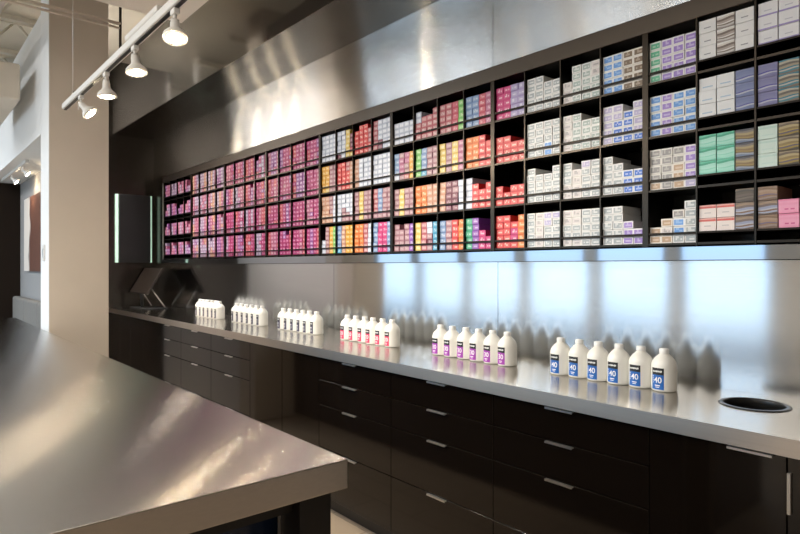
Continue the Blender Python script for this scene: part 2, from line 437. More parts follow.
def carton_faces(cx, cy, cz, w, d, h, code, seed):
    """quads + colours of a carton; the front (towards -Y) carries a printed panel with a few marks"""
    base, pan, mark, _ = PAL[code]
    if code in 'RMUOAYKCSZFJIHX':
        base, pan, mark = [tuple(v * f for v in c) for c, f in ((base, .80), (pan, .78), (mark, .82))]
    rnd = random.Random(seed)
    x0, x1, y0, y1, z0, z1 = cx - w / 2, cx + w / 2, cy, cy + d, cz, cz + h
    V = lambda x, y, z: (x, y, z)
    q = []
    q.append(([V(x1, y0, z0), V(x1, y1, z0), V(x1, y1, z1), V(x1, y0, z1)], base))
    q.append(([V(x0, y1, z0), V(x0, y0, z0), V(x0, y0, z1), V(x0, y1, z1)], base))
    q.append(([V(x0, y0, z1), V(x1, y0, z1), V(x1, y1, z1), V(x0, y1, z1)], base))
    q.append(([V(x0, y1, z0), V(x1, y1, z0), V(x1, y0, z0), V(x0, y0, z0)], base))
    q.append(([V(x1, y1, z0), V(x0, y1, z0), V(x0, y1, z1), V(x1, y1, z1)], base))
    us = [0, .10, .24, .38, .52, .66, .80, .90, 1.0]
    vs = [0, .14, .34, .56, .82, 1.0]
    for i in range(8):
        for j in range(5):
            c = base
            if 1 <= i <= 6 and 1 <= j <= 3:
                c = pan
                if (j == 2 and 2 <= i <= 5 and rnd.random() < 0.75) or (j == 3 and i in (2, 3) and rnd.random() < 0.4): c = mark
            q.append(([V(x0 + us[i] * w, y0, z0 + vs[j] * h), V(x0 + us[i + 1] * w, y0, z0 + vs[j] * h),
                       V(x0 + us[i + 1] * w, y0, z0 + vs[j + 1] * h), V(x0 + us[i] * w, y0, z0 + vs[j + 1] * h)], c))
    return q

def quads_mesh(name, quads, mat):
    verts = []; faces = []; cols = []
    for pts, c in quads:
        n = len(verts); verts += pts; faces.append((n, n + 1, n + 2, n + 3)); cols += [c] * 4
    me = bpy.data.meshes.new(name); me.from_pydata(verts, [], faces)
    at = me.color_attributes.new('print', 'FLOAT_COLOR', 'CORNER')
    flat = []
    for c in cols: flat += [c[0], c[1], c[2], 1.0]
    at.data.foreach_set('color', flat)
    me.materials.append(mat)
    me.update()
    return me

# contents: CONTENT[section][bay] = four rows (top shelf first), each row four stacks; a stack is (codes from the bottom up)
def st(spec):
    """'M5 M5 U5 U5' or explicit bottom-up strings like =BBEE"""
    out = []
    for t in spec.split():
        out.append(list(t[1:]) if t[0] == '=' else [t[0]] * int(t[1:]))
    return out
CONTENT = {
 7: [["G5 P5 P5 P5", "B5 P5 B5 B5", "=TEEEE E5 =TTTEE =LPPPP".replace('=TEEEE', '=TEEEE'), "T2 =TQT =WBBE W5"]],
 6: [["M5 M5 U5 U5", "R4 R4 R3 R3", "R3 R2 R3 R3", "R5 R5 =RMMR O5"],
     ["W5 W5 W4 W4", "W5 W5 =BBWWW W5", "W5 W4 W4 W5", "W5 Q5 =WWWLL =WWWWL"],
     ["Q3 V5 V5 =VVVQQ", "Q5 V5 V4 V4", "=QQWWW Q4 =WWWWL W5", "=QWWQQ =QWWQQ W5 W5"],
     ["B5 B5 N5 N5", "L5 =DDDLL D4 =DLLLL", "W5 W4 D3 D3", "W5 W5 P3 P2"]],
 5: [["w4 w4 w4 w4", "=KKKww K4 K4 K5", "K5 K5 r5 F5", "S5 S5 =rrrrr p5"],
     ["=wSSSS =CpppC =KCCpp A5", "F5 =ZSSSS C5 C5", "Y5 C5 Y5 p5", "O5 O5 R5 R4"],
     ["C5 Y5 C5 C5", "O5 O5 H5 H5", "H5 X5 =XXXCX w5", "w5 R4 R3 R4"],
     ["C5 C4 C5 I5", "Y5 K5 =CXCww Z5", "S5 C5 R5 O5", "J5 I5 M3 M2"]],
 4: [["w5 w5 w5 w5", "=Xwwww w5 Y5 =YrXX", "R4 R5 R5 =KRKK", "=KKKKK =XXwww w5 w5"],
     ["A5 =YAAAA C5 C5", "=KRRRR R5 =RRRRK H5", "H5 w5 w5 w5", "w5 w5 w5 w5"],
     ["H5 H5 =HHCCC w5", "w5 =CCCww =CCwww =Cwwww", "C5 Y5 C5 C5", "=CKKKK =CSSSS C5 C5"],
     ["w3 C5 A5 F5", "=ZSSSS H5 A5 A5", "O5 O5 K5 w5", "S5 M5 M5 S5"]],
}
for s in (4, 5): CONTENT[s] = [[CONTENT[s][r][k] for r in range(4)] for k in range(4)]      # those two were noted shelf by shelf
random.seed(11)
def tone(mix, n=5):
    c = random.choice(mix)
    return [c if random.random() < 0.85 else random.choice(mix) for _ in range(n)]
mixes = {3: ['m', 'm', 'm', 'm', 'p', 'v', 'r'], 2: ['p', 'm', 'r', 'm', 'l', 'v'], 1: ['l', 'p', 'l', 'v', 'H', 'l', 'p']}
for s, mx in mixes.items():
    CONTENT[s] = []
    for k in range(4):
        rows = []
        for r in range(4):
            rows.append([tone(mx, 5 if random.random() < 0.93 else 4) for _ in range(4)])
        CONTENT[s].append(rows)
CONTENT[0] = []
for k in range(4):
    rows = []
    for r in range(4):
        rows.append([tone(['p', 'l', 'p', 'v'], random.choice([3, 4, 4, 2])) for _ in range(4)])
    CONTENT[0].append(rows)

BAYWORD = {(6, 0): 'red carton bay', (6, 1): 'white bay beside reds', (6, 2): 'white bay left of blue labels', (6, 3): 'blue-labelled bay',
           (7, 0): 'bay left of big cartons'}
SHELFWORD = ['top shelf', 'second shelf', 'third shelf', 'bottom shelf']
STACKWORD = ['leftmost stack', 'second stack', 'third stack', 'rightmost stack']
LEVELWORD = ['lowest', 'second up', 'third up', 'fourth up', 'fifth up']
SIDE = 0.0008
carton_proto = {}
stuff_quads = []
n_ind = 0
for s in range(0, 8):
    for k, rows in enumerate(CONTENT[s]):
        xa = SHX[s] + BAY * k + (0.013 if k == 0 else 0.005); xb = SHX[s] + BAY * (k + 1) - (0.013 if k == 3 else 0.005)
        step = (xb - xa) / 4
        for r in range(4):
            stacks = st(rows[r]) if isinstance(rows[r], str) else rows[r]
            z0 = SHZ[r] + 0.0004 + (RAIL if s == 0 else 0)
            for i, stack in enumerate(stacks):
                cx = xa + step * (i + 0.5)
                wid = min(BW, step - 0.0012)
                if 1 <= s <= 4 and len(stack) >= 4: stack = stack + [stack[-1]]        # the narrower tubes stand six high
                for j, code in enumerate(stack):
                    seed = ((s * 4 + k) * 4 + r) * 100 + i * 10 + j
                    rr = random.Random(seed)
                    cy = YF + 0.0125 + rr.uniform(0, 0.005)
                    if s >= 6:
                        key = (code, seed % 3, round(wid, 4))
                        o = carton_proto.get(key)
                        if o is None:
                            me = quads_mesh('hair_colour_box', carton_faces(0, 0, 0, wid, BD, BH, code, seed), M['carton'])
                            o = bpy.data.objects.new('hair_colour_box', me)
                            carton_proto[key] = o
                        else:
                            o = o.copy()
                        COL.objects.link(o)
                        o.location = (cx + rr.uniform(-.0004, .0004), cy, z0 + PITCH * j)
                        tag(o, '%s carton, %s, %s, %s, %s' % (PAL[code][3], LEVELWORD[j], STACKWORD[i], SHELFWORD[r], BAYWORD[(s, k)]),
                            'box', 'hair colour cartons on the wall shelf')
                        n_ind += 1
                    else:
                        
                        pt, bh = (0.0312, 0.0298) if 1 <= s <= 4 else (PITCH, BH)
                        stuff_quads += carton_faces(cx, cy, z0 + pt * j, wid, BD, bh, code, seed)
so = bpy.data.objects.new('hair_colour_boxes', quads_mesh('hair_colour_boxes', stuff_quads, M['carton']))
COL.objects.link(so)
tag(so, 'small pink, orange and pale cartons packed in the cubbies left of the red cartons', 'box')
so['kind'] = 'stuff'
print('individual small cartons', n_ind)

# big cartons in the right-hand bays
def stripes(kind):
    P = {
     'white': [(.80, .80, .80)] * 3 + [(.30, .30, .33)] + [(.80, .80, .80)] * 4 ,
     'bluetext': [(.80, .82, .84)] * 2 + [(.45, .58, .72)] + [(.80, .82, .84)] * 5,
     'violet': [(.36, .30, .58)] + [(.80, .80, .83)] * 2 + [(.55, .55, .62)] + [(.80, .80, .83)] * 4,
     'swirl': [(.34, .30, .28), (.60, .58, .56), (.22, .17, .14), (.74, .72, .70), (.42, .36, .32), (.18, .14, .12), (.66, .62, .58), (.80, .79, .78)],
     'peri': [(.22, .27, .52), (.24, .30, .56), (.70, .74, .84), (.14, .14, .50), (.30, .36, .62), (.27, .32, .58), (.24, .29, .55), (.30, .34, .58)],
     'peri2': [(.26, .25, .50), (.30, .30, .56), (.68, .70, .82), (.12, .10, .50), (.32, .32, .58), (.30, .30, .56), (.28, .28, .54), (.32, .31, .56)],
     'teal': [(.30, .24, .18), (.10, .32, .40), (.62, .62, .55), (.05, .26, .38), (.48, .42, .30), (.20, .18, .16), (.66, .60, .46), (.08, .30, .42)],
     'green': [(.20, .62, .48), (.34, .70, .58), (.38, .73, .62), (.26, .66, .52), (.42, .74, .64), (.36, .70, .60), (.05, .36, .22), (.14, .56, .40)],
     'goldblue': [(.20, .26, .40), (.42, .48, .58), (.24, .16, .06), (.50, .36, .12), (.32, .22, .10), (.55, .44, .22), (.30, .26, .22), (.10, .10, .12)],
     'gold': [(.10, .08, .05), (.42, .30, .06), (.16, .13, .18), (.58, .42, .12), (.36, .26, .10), (.62, .50, .26), (.20, .15, .10), (.45, .36, .24)],
     'mint': [(.62, .76, .70)] * 2 + [(.55, .71, .66)] + [(.62, .76, .70)] * 3 + [(.50, .68, .62)] + [(.62, .76, .70)],
     'redwhite': [(.80, .72, .69)] * 3 + [(.55, .50, .50)] + [(.80, .72, .69)] * 2 + [(.62, .12, .10), (.75, .40, .36)],
     'brownblue': [(.16, .10, .07), (.48, .52, .66), (.28, .16, .10), (.60, .62, .70), (.40, .44, .62), (.24, .18, .16), (.45, .32, .22), (.30, .22, .16)],
     'dark': [(.07, .055, .045), (.10, .08, .065), (.16, .13, .10), (.09, .07, .06), (.13, .10, .08), (.10, .08, .06), (.07, .06, .05), (.18, .14, .10)],
     'brown': [(.24, .15, .10), (.40, .30, .26), (.34, .20, .12), (.20, .16, .26), (.46, .30, .20), (.50, .36, .26), (.28, .17, .10), (.36, .24, .16)],
     'pink': [(.80, .30, .46), (.82, .34, .50), (.60, .10, .26), (.82, .34, .50), (.82, .36, .52), (.80, .32, .48), (.82, .36, .52), (.76, .24, .40)],
     'pinkgrey': [(.62, .42, .44), (.70, .52, .52), (.40, .34, .34), (.66, .46, .46), (.54, .44, .42), (.46, .40, .38), (.68, .50, .48), (.60, .34, .36)],
    }
    k_ = 0.72 if kind in ('peri', 'peri2', 'teal', 'goldblue', 'gold', 'brownblue', 'brown') else 1.0     # foil-printed darker designs
    return [tuple(v * k_ for v in c) for c in P[kind]]
WORDS = {'white': 'large white', 'bluetext': 'large white blue-lettered', 'violet': 'large white violet-edged', 'swirl': 'large brown-swirl white', 'peri': 'large periwinkle blue',
         'peri2': 'large violet-blue', 'teal': 'large teal and brown', 'green': 'large green', 'goldblue': 'large gold and blue-grey', 'gold': 'large gold and brown', 'mint': 'large pale mint',
         'redwhite': 'large red-edged white', 'brownblue': 'large brown and blue', 'dark': 'dark brown', 'brown': 'large brown', 'pink': 'large pink', 'pinkgrey': 'large pinkish grey'}
GW, GD, GH, GP = 0.0605, 0.15, 0.0476, 0.0491
def big_faces(kind, seed):
    st_ = stripes(kind); rnd = random.Random(seed)
    x0, x1, y0, y1, z1 = -GW / 2, GW / 2, 0, GD, GH
    side = st_[4]
    q = [([(x1, y0, 0), (x1, y1, 0), (x1, y1, z1), (x1, y0, z1)], side), ([(x0, y1, 0), (x0, y0, 0), (x0, y0, z1), (x0, y1, z1)], side),
         ([(x0, y0, z1), (x1, y0, z1), (x1, y1, z1), (x0, y1, z1)], st_[7]), ([(x0, y1, 0), (x1, y1, 0), (x1, y0, 0), (x0, y0, 0)], side),
         ([(x1, y1, 0), (x0, y1, 0), (x0, y1, z1), (x1, y1, z1)], side)]
    nU = 10
    edges = [0, .12, .24, .34, .42, .58, .74, .88, 1.0]
    wavy = kind not in ('white', 'bluetext', 'mint', 'redwhite', 'violet', 'pink')
    ph = rnd.uniform(0, 6)
    def zz(j, u):
        z = edges[j]
        if wavy and 0 < j < 8: z += 0.05 * math.sin(u * 4.2 + ph + j * 0.35)
        return min(1, max(0, z)) * GH
    for i in range(nU):
        u0, u1 = i / nU, (i + 1) / nU
        for j in range(8):
            c = st_[j]
            if not wavy and j in (2, 3):
                c = st_[j] if 2 <= i <= 7 else st_[4]
                if j == 3 and kind in ('white', 'violet', 'redwhite') and i not in (3, 4, 5, 6): c = st_[4]
                if kind == 'pink' and j == 2 and i not in (3, 4, 6, 7): c = st_[4]
            q.append(([(x0 + u0 * GW, y0, zz(j, u0)), (x0 + u1 * GW, y0, zz(j, u1)), (x0 + u1 * GW, y0, zz(j + 1, u1)), (x0 + u0 * GW, y0, zz(j + 1, u0))], c))
    return q
BIG = {1: ["white white white|swirl swirl swirl|white white white", "bluetext bluetext bluetext|bluetext bluetext bluetext|peri peri peri",
           "green green green|green green green|goldblue goldblue goldblue", "redwhite redwhite|redwhite redwhite|brownblue brownblue dark"],
       2: ["violet violet violet|violet violet violet|violet violet violet", "peri2 peri2 peri2|teal teal teal|teal teal teal",
           "mint mint mint|gold gold gold|gold gold gold", "brown brownblue brown|pink pink|pinkgrey pinkgrey"]}
BIGBAY = {1: 'bay right of violet labels', 2: 'bay at the right edge'}
BIGSTACK = ['left stack', 'middle stack', 'right stack']
BIGLEVEL = ['lowest', 'second up', 'third up']
bigproto = {}
for k, rows in BIG.items():
    xa = SHX[7] + BAY * k + 0.005; xb = SHX[7] + BAY * (k + 1) - 0.005
    for r, row in enumerate(rows):
        for i, stk in enumerate(row.split('|')):
            for j, kind in enumerate(stk.split()):
                o = bigproto.get(kind)
                if o is None:
                    o = bpy.data.objects.new('hair_product_carton', quads_mesh('hair_product_carton', big_faces(kind, len(kind) * 7 + k), M['carton']))
                    bigproto[kind] = o
                else: o = o.copy()
                COL.objects.link(o)
                o.location = (xa + (xb - xa) / 3 * (i + .5), YF + 0.006 + random.uniform(0, .004), SHZ[r] + RAIL + 0.0004 + GP * j)
                tag(o, '%s carton, %s, %s, %s, %s' % (WORDS[kind], BIGLEVEL[j], BIGSTACK[i], SHELFWORD[r], BIGBAY[k]), 'box', 'large cartons in the right-hand bays')

# ------------------------------------------------------------------ worktop with round waste opening
HX, HY, HR = -0.767, 2.185, 0.098
def worktop():
    bm = bmesh.new()
    x0, x1, y0, y1, z0, z1 = XEND + 0.002, XR, YC, YW - 0.002, ZC - 0.05, ZC
    N = 48
    # top face: outer quad split around the hole by a square patch
    hx0, hx1, hy0, hy1 = HX - 0.14, HX + 0.14, HY - 0.14, HY + 0.14
    def strip(za, flip):
        vs = {}
        def v(x, y):
            k = (round(x, 5), round(y, 5))
            if k not in vs: vs[k] = bm.verts.new((x, y, za))
            return vs[k]
        fs = []
        for xa, xb in ((x0, hx0), (hx0, hx1), (hx1, x1)):
            for ya, yb in ((y0, hy0), (hy0, hy1), (hy1, y1)):
                if (xa, ya) == (hx0, hy0): continue
                fs.append(bm.faces.new((v(xa, ya), v(xb, ya), v(xb, yb), v(xa, yb))))
        ring = []; outer = []
        for k in range(N):
            a = 2 * PI * k / N + PI / 4
            c, s_ = math.cos(a), math.sin(a)
            ring.append(bm.verts.new((HX + HR * c, HY + HR * s_, za)))
            t = 0.14 / max(abs(c), abs(s_))
            outer.append(v(HX + t * c, HY + t * s_))
        for k in range(N):
            fs.append(bm.faces.new((ring[k], outer[k], outer[(k + 1) % N], ring[(k + 1) % N])))
        return ring
    ra = strip(z1, False); rb = strip(z0, True)
    for k in range(N): bm.faces.new((ra[k], ra[(k + 1) % N], rb[(k + 1) % N], rb[k]))
    def quad(*p):
        f = bm.faces.new([bm.verts.new(q) for q in p]); f.material_index = 1
    quad((x0, y0, z0), (x1, y0, z0), (x1, y0, z1), (x0, y0, z1))
    quad((x1, y0, z0), (x1, y1, z0), (x1, y1, z1), (x1, y0, z1))
    quad((x0, y1, z0), (x0, y0, z0), (x0, y0, z1), (x0, y1, z1))
    quad((x1, y1, z0), (x0, y1, z0), (x0, y1, z1), (x1, y1, z1))
    me = bpy.data.meshes.new('worktop'); bm.normal_update(); bm.to_mesh(me); bm.free()
    me.materials.append(M['steel_top']); me.materials.append(M['steel_edge'])
    o = bpy.data.objects.new('worktop', me); COL.objects.link(o)
    return o
wt = tag(worktop(), 'long brushed steel worktop on dark cabinets along the colour wall', 'counter')
ring = MB().lathe([(HR - 0.001, 0.0), (HR + 0.008, 0.0), (HR + 0.008, 0.002), (HR + 0.004, 0.004), (HR - 0.006, 0.004), (HR - 0.008, 0.0), (HR - 0.008, -0.045), (HR - 0.001, -0.045)], seg=48, caps=False)
ring.build('waste_ring', M['black'], wt, (HX, HY, ZC + 0.0002))

# ------------------------------------------------------------------ cabinets under the worktop
CY = 1.84; CZ0, CZ1 = 0.09, ZC - 0.052
def front(parent, name, x0, x1, z0, z1, handle=None, hmat='alu'):
    g = 0.0018
    o = MB().box(x0 + g, x1 - g, CY, CY + 0.018, z0 + g, z1 - g, bev=0.001).build(name, M['cab'], parent)
    if handle:
        hx0, hx1, vertical = handle
        if vertical is None:
            b = MB().box(hx0, hx1, CY - 0.012, CY + 0.0, z1 - 0.0075, z1 - 0.0035).box(hx0, hx1, CY - 0.012, CY - 0.010, z1 - 0.0105, z1 - 0.0075)
        else:
            b = MB().box(hx0, hx0 + 0.008, CY - 0.010, CY + 0.0, vertical[0], vertical[1])
        b.build('handle', M[hmat], o)
    return o
def carcass(parent, x0, x1):
    b = MB().box(x0 + 0.001, x1 - 0.001, CY + 0.0185, YW - 0.004, CZ0, CZ1)
    b.build('carcass', M['cabbody'], parent)
    MB().box(x0 + 0.001, x1 - 0.001, CY + 0.06, YW - 0.004, 0.0, CZ0 - 0.0005).build('plinth', M['cabbody'], parent)
DZ = [CZ1, 0.742, 0.603, 0.362, CZ0]
def drawer_unit(x0, x1, label, off=0.0):
    t = thing('drawer_cabinet', ((x0 + x1) / 2, CY, 0), label, 'cabinet', 'dark cabinets under the steel worktop')
    cx = (x0 + x1) / 2
    carcass(t, x0, x1)
    for a, b in zip(DZ, DZ[1:]):
        front(t, 'drawer', x0, x1, b, a, (cx + off - 0.058, cx + off + 0.058, None))
    for c in t.children: shift_local(c, t)
    return t
def shift_local(c, t):
    c.location = c.location - t.location
def door_unit(x0, x1, doors, label, name='door_cabinet'):
    t = thing(name, ((x0 + x1) / 2, CY, 0), label, 'cabinet', 'dark cabinets under the steel worktop')
    carcass(t, x0, x1)
    for a, b, h in doors: front(t, 'door', a, b, CZ0, CZ1, h)
    for c in t.children: shift_local(c, t)
    return t
door_unit(XEND + 0.003, -6.46, [(XEND + 0.003, -6.832, None), (-6.832, -6.46, None)], 'dark gloss cabinet at the far end of the counter beside the column')
door_unit(-6.46, -5.676, [(-6.46, -6.086, None), (-6.086, -5.676, None)], 'dark gloss two-door cabinet, second from the far end of the counter')
drawer_unit(-5.676, -5.045, 'dark gloss drawer cabinet under the farthest bottle row')
drawer_unit(-5.045, -4.419, 'dark gloss drawer cabinet between the farthest two bottle rows')
drawer_unit(-4.419, -3.764, 'dark gloss drawer cabinet directly left of the handleless two-door cabinet')
door_unit(-3.764, -2.899, [(-3.764, -3.324, None), (-3.324, -2.899, None)], 'dark gloss two-door cabinet without handles, mid counter below dark-labelled bottles')
drawer_unit(-2.899, -2.254, 'dark gloss drawer cabinet under the pink-labelled bottles, behind island corner', -0.02)
drawer_unit(-2.254, -1.605, 'dark gloss drawer cabinet under the purple-labelled bottles', 0.0)
drawer_unit(-1.605, -0.953, 'dark gloss drawer cabinet under the blue-labelled bottles', -0.01)
door_unit(-0.953, -0.566, [(-0.953, -0.566, (-0.715, -0.599, None))], 'dark gloss waste cabinet under the round opening in the worktop', 'waste_cabinet')
door_unit(-0.566, 0.2, [(-0.566, 0.2, (-0.563, 0, (0.715, 0.825)))], 'dark gloss cabinet at the right edge with a vertical edge pull')

# ------------------------------------------------------------------ bottles
BR, BHt = 0.0447, 0.155
def label_patch(mats, split, h0, h1, a0, a1):
    bm = bmesh.new(); n = 10; R = BR + 0.0004
    zs = [h0, h0 + (h1 - h0) * split, h1]
    g = [[bm.verts.new((R * math.sin(a0 + (a1 - a0) * i / n), -R * math.cos(a0 + (a1 - a0) * i / n), z)) for i in range(n + 1)] for z in zs]
    for j in range(2):
        for i in range(n):
            f = bm.faces.new((g[j][i], g[j][i + 1], g[j + 1][i + 1], g[j + 1][i])); f.material_index = j; f.smooth = True
    return bm
def text_mesh(body, size):
    cu = bpy.data.curves.new('label_text', 'FONT'); cu.body = body; cu.size = size; cu.align_x = 'CENTER'
    cu.offset = size * 0.012
    o = bpy.data.objects.new('label_text_src', cu); COL.objects.link(o)
    dg = bpy.context.evaluated_depsgraph_get()
    me = bpy.data.meshes.new_from_object(o.evaluated_get(dg))
    bpy.data.objects.remove(o); bpy.data.curves.remove(cu)
    return me
def make_bottle(colmat, number):
    root = bpy.data.objects.new('developer_bottle', None); COL.objects.link(root); root.empty_display_size = 0.05
    prof = [(BR - 0.006, 0.0), (BR - 0.001, 0.003), (BR, 0.008), (BR, 0.090), (BR * 0.985, 0.097), (BR * 0.93, 0.106), (BR * 0.81, 0.1155), (BR * 0.63, 0.1245), (BR * 0.47, 0.131), (0.0172, 0.1355), (0.0155, 0.1382)]
    MB().lathe(prof, seg=32).build('bottle_body', M['hdpe'], root)
    cp = MB().lathe([(0.0166, 0.1384), (0.0170, 0.140), (0.0168, 0.152), (0.0154, BHt), (0.004, BHt + 0.0004)], seg=24)
    cp.build('cap', M['capw'], root)
    ac, hw = math.radians(-6), math.radians(31)
    h0, h1, spl = 0.008, 0.087, 0.68
    bm = label_patch(None, spl, h0, h1, ac - hw, ac + hw)
    me = bpy.data.meshes.new('label'); bm.to_mesh(me); bm.free()
    me.materials.append(colmat); me.materials.append(M['lab_black'])
    lab = bpy.data.objects.new('label', me); COL.objects.link(lab); lab.parent = root
    # lettering, wrapped round the bottle
    bm = bmesh.new()
    R = BR + 0.0009
    def wrap(v): return Vector((R * math.sin(ac + v[0] / R), -R * math.cos(ac + v[0] / R), v[1]))
    def bar(x0, x1, z0, z1):
        n = 4
        for i in range(n):
            xa, xb = x0 + (x1 - x0) * i / n, x0 + (x1 - x0) * (i + 1) / n
            bm.faces.new([bm.verts.new(wrap(p)) for p in ((xa, z0), (xb, z0), (xb, z1), (xa, z1))])
    rnd = random.Random(3)
    x = -0.019                                   # illegible wordmark in the black band
    while x < 0.018:
        wd = rnd.uniform(0.002, 0.0045); bar(x, x + wd, 0.0715 + rnd.uniform(-.001, .001), 0.0765 + rnd.uniform(-.001, .002)); x += wd + 0.0009
    if number:
        tm = text_mesh(number, 0.030)
        b2 = bmesh.new(); b2.from_mesh(tm)
        mp = {v: bm.verts.new(wrap((v.co.x + 0.0025, v.co.y + 0.033))) for v in b2.verts}
        for f in b2.faces: bm.faces.new([mp[v] for v in f.verts])
        b2.free(); bpy.data.meshes.remove(tm)
        for i in range(4): bar(-0.0185, -0.016, 0.031 + i * 0.0075, 0.036 + i * 0.0075)
        bar(-0.009, 0.011, 0.0215, 0.0245); bar(-0.006, 0.008, 0.0155, 0.018)
    else:
        bar(-0.012, 0.012, 0.044, 0.050); bar(-0.015, 0.015, 0.030, 0.033); bar(-0.010, 0.012, 0.022, 0.0245)
    me = bpy.data.meshes.new('label_text'); bmesh.ops.recalc_face_normals(bm, faces=bm.faces[:]); bm.to_mesh(me); bm.free()
    me.materials.append(M['lab_white'])
    tx = bpy.data.objects.new('label_text', me); COL.objects.link(tx); tx.parent = lab
    return root
ROWS = [(-5.50, -5.055, 'lab_slate', None, 'white bottle with dark label, %s in the farthest bottle row'),
        (-4.715, -4.262, 'lab_slate', None, 'white bottle with dark label, %s in the second farthest bottle row'),
        (-3.925, -3.475, 'lab_slate', None, 'white bottle with dark label, %s in the row left of pink-labelled bottles'),
        (-3.112, -2.663, 'lab_pink', '20', 'white bottle with pink and black label, %s in its row of six'),
        (-2.266, -1.817, 'lab_purple', '30', 'white bottle with purple and black label, %s in its row of six'),
        (-1.524, -1.073, 'lab_blue', '40', 'white bottle with blue and black label, %s in its row of six')]
POSW = ['leftmost', 'second from left', 'third from left', 'third from right', 'second from right', 'rightmost']
bp = {}
for gi, (xa, xb, mt, num, lab) in enumerate(ROWS):
    for i in range(6):
        if mt not in bp:
            o = make_bottle(M[mt], num); bp[mt] = o
        else:
            o = copy_tree(bp[mt])
        o.location = (xa + (xb - xa) * i / 5, 2.185 + random.uniform(-.003, .003), ZC + 0.0004)
        tag(o, lab % POSW[i], 'bottle', 'developer bottles lined up in rows on the worktop')

# ------------------------------------------------------------------ island counter
IX0, IX1, IY0, IY1 = -6.37, -1.177, -0.30, 0.829
isl = thing('island_counter', (0, 0, 0), 'large brushed steel topped island counter in the left foreground', 'counter')
b = MB().box(IX0, IX1, IY0, IY1, ZC - 0.07, ZC, bev=0.003, seg=2)
b.bm.faces.ensure_lookup_table()
for f in b.bm.faces:
    f.normal_update(); f.material_index = 0 if f.normal.z > 0.8 else 1
b.build('island_top', [M['steel_island'], M['steel_edge']], isl)
MB().box(IX1 - 0.135, IX1 - 0.03, IY1 - 0.115, IY1 - 0.03, 0.0, ZC - 0.071).build('corner_post', M['cabbody'], isl)
MB().box(IX1 - 0.10, IX1 - 0.06, IY0 + 0.03, IY1 - 0.116, ZC - 0.115, ZC - 0.071).build('top_rail', M['cabbody'], isl)
MB().box(IX0 + 0.05, IX1 - 0.16, IY0 + 0.05, IY1 - 0.05, 0.0, ZC - 0.071).build('island_base', M['blue_gloss'], isl)
MB().box(IX1 - 0.122, IX1 - 0.118, IY1 - 0.122, IY1 - 0.116, 0.3, ZC - 0.085).build('edge_strip', M['alu'], isl)

# ------------------------------------------------------------------ track lighting
TY, TZ = 0.85, 2.405
trk = thing('light_track', (0, 0, 0), 'white lighting track hanging above the island, carrying the four spot lamps', 'light track')
MB().box(-4.41, 1.2, TY - 0.018, TY + 0.018, TZ, TZ + 0.036, bev=0.003).build('track_bar', M['whitepaint'], trk)
MB().box(-4.405, 1.2, TY - 0.008, TY + 0.008, TZ - 0.004, TZ - 0.0002).build('track_slot', M['black'], trk)
MB().box(-3.0, -2.55, TY - 0.022, TY + 0.022, TZ + 0.0365, TZ + 0.062, bev=0.004).build('power_feed', M['whitepaint'], trk)
for x in (-4.18, -1.2):
    MB().rod((x, TY, TZ + 0.05), (x, TY, 3.1 if x > -4.2 and x > -4.0 else 3.7), 0.0022, seg=6).rod((x, TY, TZ + 0.0362), (x, TY, TZ + 0.07), 0.006, seg=8).build('hanging_wire', M['alu'], trk)

def make_spot(scale=1.0):
    root = bpy.data.objects.new('spot_lamp', None); COL.objects.link(root); root.empty_display_size = 0.05
    MB().box(-0.022, 0.022, -0.012, 0.012, -0.022, 0.0, bev=0.002).rod((0, 0, -0.022), (0, 0, -0.046), 0.007).build('track_adapter', M['whitepaint'], root)
    MB().rod((0, -0.014, -0.046), (0, 0.014, -0.046), 0.009, seg=12).build('swivel', M['alu'], root)
    MB().box(-0.003, 0.003, -0.016, -0.011, -0.085, -0.046).box(-0.003, 0.003, 0.011, 0.016, -0.085, -0.046).build('yoke', M['whitepaint'], root)
    # bell: local origin at the swivel, opening towards -Z
    prof = [(0.004, 0.004), (0.015, 0.002), (0.018, -0.006), (0.019, -0.030), (0.026, -0.042), (0.038, -0.054), (0.046, -0.064), (0.0485, -0.078), (0.0460, -0.078), (0.044, -0.068)]
    h = MB().lathe(prof, seg=28, caps=False).build('housing', M['whitepaint'], root, (0, 0, -0.050))
    MB().lathe([(0.0321, -0.0787), (0.038, -0.0765), (0.044, -0.0715)], seg=28, caps=False).build('lens', M['bulb_face'], h)
    MB().lathe([(0.0, -0.0825), (0.018, -0.0815), (0.0320, -0.0787)], seg=20, caps=False).build('bulb', M['bulb_core'], h)
    return root
def aim(o, vec):
    for c in o.children:
        if c.name.split('.')[0] == 'housing':
            c.rotation_mode = 'QUATERNION'
            c.rotation_quaternion = Vector((0, 0, -1)).rotation_difference(Vector(vec))
def spot_light(o, vec, watts, cone=100):
    l = bpy.data.lights.new('lamp_beam', 'SPOT'); l.energy = watts; l.spot_size = math.radians(cone); l.spot_blend = 0.6
    l.shadow_soft_size = 0.035; l.color = (1.0, 0.91, 0.78)
    lo = bpy.data.objects.new('lamp_beam', l); COL.objects.link(lo); lo.parent = o
    v = Vector(vec).normalized()
    lo.location = Vector((0, 0, -0.050)) + v * 0.092
    lo.rotation_mode = 'QUATERNION'; lo.rotation_quaternion = Vector((0, 0, -1)).rotation_difference(v)
sp = make_spot()
LAMPS = [(-3.967, TY, TZ, (0.35, 0.62, -0.75), 'small white spot lamp at the far end of the track, tilted to the right'),
         (-3.41, TY, TZ, (0.05, 0.05, -1), 'white spot lamp second from the far end of the track, facing down'),
         (-2.915, TY, TZ, (0.18, 0.05, -1), 'white spot lamp third from the far end of the track'),
         (-2.396, TY, TZ, (0.32, -0.10, -1), 'nearest and largest white spot lamp on the track')]
first = True
